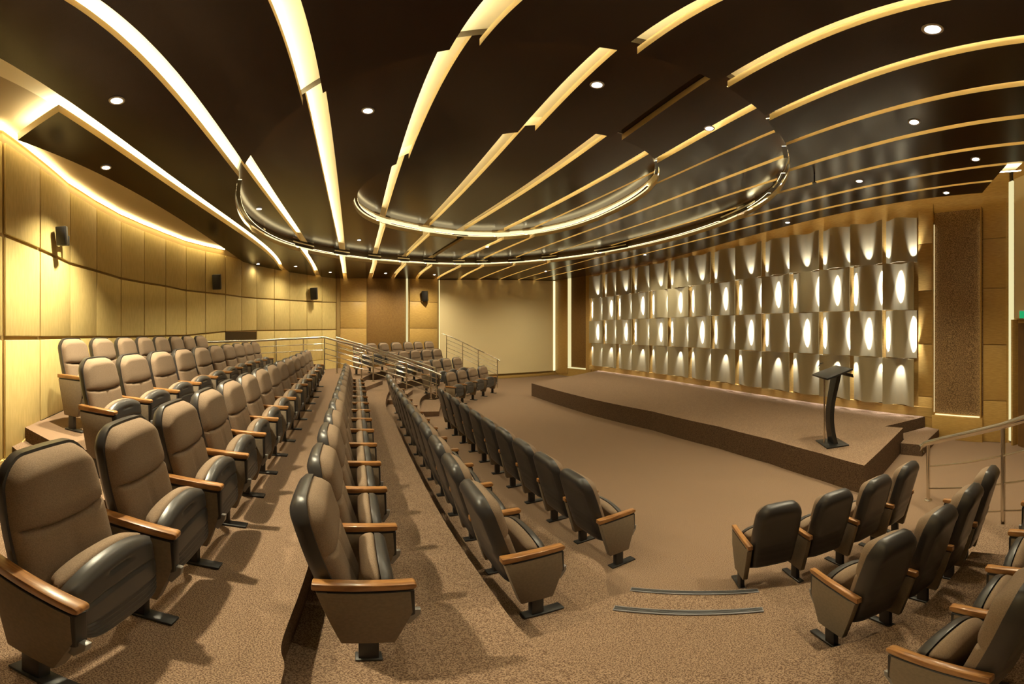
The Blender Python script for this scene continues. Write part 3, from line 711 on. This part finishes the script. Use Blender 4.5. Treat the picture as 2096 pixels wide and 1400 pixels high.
L2 = Loop([(727,409),(739,385),(770,354),(803,336),(870,310),(940,292),(1007,281),(1090,269),(1160,268),(1195,272),(1269,289),(1320,312),(1344,330),(1357,350),(1353,380),
           (1320,400),(1250,432),(1143,480),(1060,488),(986,489),(917,487),(858,481),(800,470),(760,452),(735,430)], .30)
DZ = [0., .30, .58]; TH = .10
ceil_ = link('ceiling', None); ceil_['kind'] = 'structure'
def crossings(path, loop, A):
    v = np.array([loop.f(a, path(a)) for a in A]); ins = np.where(v < 0)[0]
    if len(ins) == 0: k = int(np.argmin(v)); return None, A[k]
    i, j = ins[0], ins[-1]
    lo = A[i-1] + (A[i]-A[i-1])*(v[i-1]/(v[i-1]-v[i])) if i > 0 else A[0]
    hi = A[j] + (A[j+1]-A[j])*(v[j]/(v[j]-v[j+1])) if j < len(A)-1 else A[-1]
    return (lo, hi), None
def piece(mb, cols, dz, thick, nb=26):
    """cols: list of (path, lo, hi); builds a slab following the curves"""
    if len(cols) < 2: return
    bot, top = [], []
    for path, lo, hi in cols:
        rb, rt = [], []
        for i in range(nb+1):
            a = lo + (hi-lo)*i/nb; x, y = xy(a, path(a)); z = cz(x, y) + dz
            rb.append((x, y, z)); rt.append((x, y, z+thick))
        bot.append(rb); top.append(rt)
    mb.grid(bot, 0); mb.grid(top, 1)
    mb.grid([bot[0], top[0]], 1); mb.grid([bot[-1], top[-1]], 1)
    mb.grid([[r[0] for r in bot], [r[0] for r in top]], 1); mb.grid([[r[-1] for r in bot], [r[-1] for r in top]], 1)
AF = 18.0
def build_between(cl, cr, alo, name, mats, thick, lift=(0, 0, 0), levels=(0, 1, 2), m=22, ahi=AF):
    A = np.linspace(alo, ahi, 420); near, far, mid, inn = [], [], [], []
    near2, far2 = [], []
    for i in range(m+1):
        s = i/m; path = (lambda a, s=s: (1-s)*cl(a) + s*cr(a))
        x1, k1 = crossings(path, L1, A); x2, k2 = crossings(path, L2, A)
        lo1, hi1 = x1 if x1 else (k1, k1)
        near.append((path, alo, max(lo1, alo))); far.append((path, hi1, ahi))
        if x1:
            lo2, hi2 = x2 if x2 else (k2, k2)
            lo2 = min(max(lo2, lo1), hi1); hi2 = min(max(hi2, lo1), hi1)
            near2.append((path, lo1, lo2)); far2.append((path, hi2, hi1))
            if x2: inn.append((path, lo2, hi2))
    groups = [[near, far], [near2, far2], [inn]]
    for lv in levels:
        for g in groups[lv]:
            if len(g) < 2 or max(c[2]-c[1] for c in g) < .05: continue
            b = MB(); piece(b, g, DZ[lv] + lift[lv], thick)
            o = link(name, b.mesh(name, mats), ceil_)
PB = [WEDGE] + [c for k in range(1, 13) for c in CV[k]] + [TRIMC]
for k in range(13):
    cl, cr = PB[2*k], PB[2*k+1]
    alo = 1.88 if k == 0 else (-3.5 if k < 8 else -1.9 if k < 11 else -1.55)
    build_between(cl, cr, alo, 'veneer_panel', [M['veneer'], M['edge']], TH)
# cream backing above the lit slots, with an led ribbon lying on the panel beside it
class Off:
    def __init__(s, c, d): s.c, s.d = c, d
    def __call__(s, a): return s.c(a) + s.d
for k in range(1, 13):
    cl, cr = CV[k]; alo = -3.5 if k < 8 else -1.9
    w = .14
    build_between(Off(cl, -w), Off(cr, w), alo, 'slot_backing', [M['cream'], M['cream']], .03, (TH+.13,)*3, (0, 2) if k == 6 else (0, 1, 2), m=2)
    if k == 6: build_between(Off(cl, -w), Off(cr, w), alo, 'slot_backing', [M['veneer'], M['veneer']], .03, (TH+.01,)*3, (1,), m=2)  # dark strip paints the shade of this unlit slot
    if k == 6: lv = (0, 2)
    else: lv = (0, 1, 2)
    build_between(Off(cl, -.085), Off(cl, -.045), 1.92 if k == 1 else alo, 'led_ribbon', [M['led'], M['led']], .004, (TH+.012,)*3, lv, m=1)
# rims of the two oval recesses
def ringband(loop, z0, z1, mt, name, g=1., m=160, arc=None):
    R = loop.ring(m, g); b = MB()
    if arc: R = [R[i % m] for i in range(int(arc[0]*m/2), int(arc[1]*m/2)+1)]
    b.grid([[(p[0], p[1], cz(p[0], p[1]) + z) for p in R] for z in (z0, z1)], 0, closed=not arc); link(name, b.mesh(name, mt, smooth=True), ceil_)
ringband(L1, TH+.045, DZ[1]+.02, M['rimdark'], 'recess_rim', 1.002)
ringband(L1, TH-.0, TH+.05, M['ledring'], 'glow_ring', 1.004, 160, (-.46, .70))
ringband(L2, DZ[1]+TH-.01, DZ[2]+.02, M['cream'], 'recess_rim', 1.006)
ringband(L2, DZ[1]+TH, DZ[2]-.03, M['ledring'], 'glow_ring', 1.003, 160, (-.46, .70))  # glowing band stands in for light on the cream rim face
# led shelves just inside both rims wash the undersides next to them
def shelf(loop, z, g0, g1):
    b = MB(); R0_, R1_ = loop.ring(160, g0), loop.ring(160, g1)
    def in_slot(p):
        a, n = ab(p); return any(l(a) - .05 < n < r(a) + .05 for l, r in CV.values())
    for i in range(160):
        j = (i+1) % 160; q = (R0_[i], R0_[j], R1_[j], R1_[i])
        if any(in_slot(p) for p in q): continue
        for dz, mi in ((0., 0), (-.008, 1)): b.quad(*[(p[0], p[1], cz(p[0], p[1]) + z + dz) for p in q], mi)
    link('led_shelf', b.mesh('led_shelf', [M['ledshelf'], M['rimdark']]), ceil_)
shelf(L1, TH+.03, .984, .996)
shelf(L2, DZ[1]+TH+.03, .976, .994)
# painted soffit over everything, cove light along the curved wall
b = MB(); b.prism([(-9.4, -4.4), (8.0, -4.4), (8.0, 19.8), (-9.4, 19.8)], lambda p: cz(*p) + 1.0, lambda p: cz(*p) + 1.1); link('roof_slab', b.mesh('roof_slab', M['soffit']), ceil_)
b = MB()
rim = [xy(a, (CV[1][0](a) - .10 if a > 1.88 else CV[1][1](a) + .25)) for a in (-3.5, -1.5, 0, 1., 1.87, 1.89, 3, 4.5, 6, 8, 10, 11.5)]
b.prism([tuple(p) for p in rim] + [(-7.9, 13.), (-9.3, 12.), (-9.3, -4.3), (-2., -4.3)], lambda p: cz(*p) + .24, lambda p: cz(*p) + .27)
link('cream_soffit', b.mesh('cream_soffit', M['soffit']), ceil_)
# ribbon lighting the corner above the short panel end, and the wall cove
b = MB(); e0, e1 = xy(1.90, WEDGE(1.90)+.03), xy(1.90, CV[1][0](1.90)-.03); f0, f1 = xy(1.98, WEDGE(1.98)+.03), xy(1.98, CV[1][0](1.98)-.03)
b.quad(*[(p[0], p[1], cz(*p) + TH + .012) for p in (e0, e1, f1, f0)]); link('led_ribbon', b.mesh('led_ribbon', M['led']), ceil_)
b = MB(); inner = []
for i, p in enumerate(wallpts[1:13]):
    q = p*(1 - .05/np.hypot(*p)); q2 = p*(1 - .19/np.hypot(*p)); inner.append((q, q2))
b.grid([[(*q, cz(*q)+.20) for q, q2 in inner], [(*q2, cz(*q2)+.20) for q, q2 in inner]]); link('led_ribbon', b.mesh('led_ribbon', M['ledcovewall']), ceil_)

# ------------------------------------------------------------------ downlights
def trim_mesh():
    b = MB(); b.lathe([(.046, .0), (.048, -.008), (.064, -.008), (.067, .002), (.046, .002)], 28); return b.mesh('trim_ring', M['trim'], smooth=True)
def lens_mesh():
    b = MB(); b.lathe([(0.0, -.003), (.03, -.0035), (.046, -.002)], 28); return b.mesh('lens', M['lamp'], smooth=True)
TR, LE = trim_mesh(), lens_mesh()
def downlight(px, py, lv, label, power=60., cone=105, pos=None):
    x, y = onc(px, py, DZ[lv]) if pos is None else pos
    z = cz(x, y) + DZ[lv] - .004
    t = thing('downlight', label, 'downlight', (float(x), float(y), float(z)), 0, 'recessed ceiling downlights')
    link('trim_ring', TR, t); link('lens', LE, t)
    d = bpy.data.lights.new('downlight_beam', 'SPOT'); d.energy = power; d.spot_size = math.radians(cone); d.spot_blend = 1.; d.shadow_soft_size = .05
    d.color = (1., .87, .58); o = link('beam', d, t); o.location = (0, 0, -.03)
DL = [(239, 205, 0, 'bright round downlight in the veneer panel above the fourth row'), (217, 342, 0, 'round downlight in the short veneer panel by the curved wall'),
      (753, 226, 1, 'round downlight in the oval recess over the third row'), (1222, 173, 1, 'large bright downlight in the oval recess towards the aisle steps'),
      (530, 427, 1, 'small downlight at the oval recess edge by the curved wall'), (1452, 262, 1, 'downlight in the oval recess, side nearest the lectern'),
      (1909, 59, 0, 'large downlight above the curved steel handrail'), (1871, 249, 0, 'downlight between slots above the lectern end of the stage'),
      (1997, 325, 0, 'downlight above the textured niche, nearer the handrail'), (1759, 370, 0, 'downlight over the stage edge before the wave wall'),
      (1937, 394, 0, 'downlight closest to the textured niche wall'), (1612, 455, 0, 'downlight close to the wave wall middle'),
      (735, 491, 1, 'small downlight at the oval recess rim over the far aisle'), (528, 540, 0, 'small downlight by the corner of the fabric wall'),
      (605, 545, 0, 'small downlight above the level steel rail'), (676, 557, 0, 'small downlight over the wall corner trim'),
      (789, 559, 0, 'small downlight before the brown recess panel'), (889, 562, 0, 'small downlight beside the screen wall edge'),
      (1117, 555, 0, 'small downlight in front of the screen wall end'), (997, 505, 1, 'small downlight inside the oval recess towards the screen'), (1320, 521, 0, 'small downlight near the far end of the wave wall')]
KP = 200.
for (px, py, lv, lab) in DL: downlight(px, py, lv, lab, KP*(.05 if 'corner of the fabric' in lab or 'niche wall' in lab else .35 if 'wave wall middle' in lab else 3.2 if 'fourth row' in lab or 'short veneer' in lab else .6 if 'level steel' in lab or 'corner trim' in lab else 1.5 if 'small' in lab else .95 if 'over the third row' in lab else .45 if 'large' in lab else 1.25), 150 if 'small' in lab else 105)
# sprinkler heads / pendant sensor
q = onc(1667, 357, 0); t = thing('sprinkler', 'small dark sprinkler head hanging from the ceiling over the stage', 'sprinkler', (float(q[0]), float(q[1]), float(cz(*q))))
b = MB(); b.tube([(0, 0, 0), (0, 0, -.16)], .012, 8); b.lathe([(0, -.17), (.035, -.165), (.035, -.155), (.0, -.15)], 12); link('drop_pipe', b.mesh('drop_pipe', M['black'], smooth=True), t)

# ------------------------------------------------------------------ camera, world, view
cd = bpy.data.cameras.new('camera'); cam = bpy.data.objects.new('camera', cd); COL.objects.link(cam)
cam.location = (0, 0, ZC); cam.rotation_euler = (PI/2, 0, 0)
cd.type = 'PANO'; cd.panorama_type = 'EQUIRECTANGULAR'
cd.longitude_min, cd.longitude_max = -CX/F, (2096-CX)/F
cd.latitude_max, cd.latitude_min = HY/F, -(1400-HY)/F
cd.clip_start = .02; cd.clip_end = 100
S.camera = cam
wd = bpy.data.worlds.new('world'); wd.use_nodes = True; wd.node_tree.nodes['Background'].inputs[0].default_value = (.02, .015, .01, 1); S.world = wd
S.view_settings.view_transform = 'Standard'; S.view_settings.look = 'None'; S.view_settings.gamma = 1.; S.view_settings.exposure = .48
S.view_settings.use_curve_mapping = False
S.cycles.use_denoising = True
S.cycles.max_bounces = 8; S.cycles.diffuse_bounces = 5; S.cycles.glossy_bounces = 4
S.cycles.sample_clamp_indirect = 6.
S.cycles.caustics_reflective = False; S.cycles.caustics_refractive = False
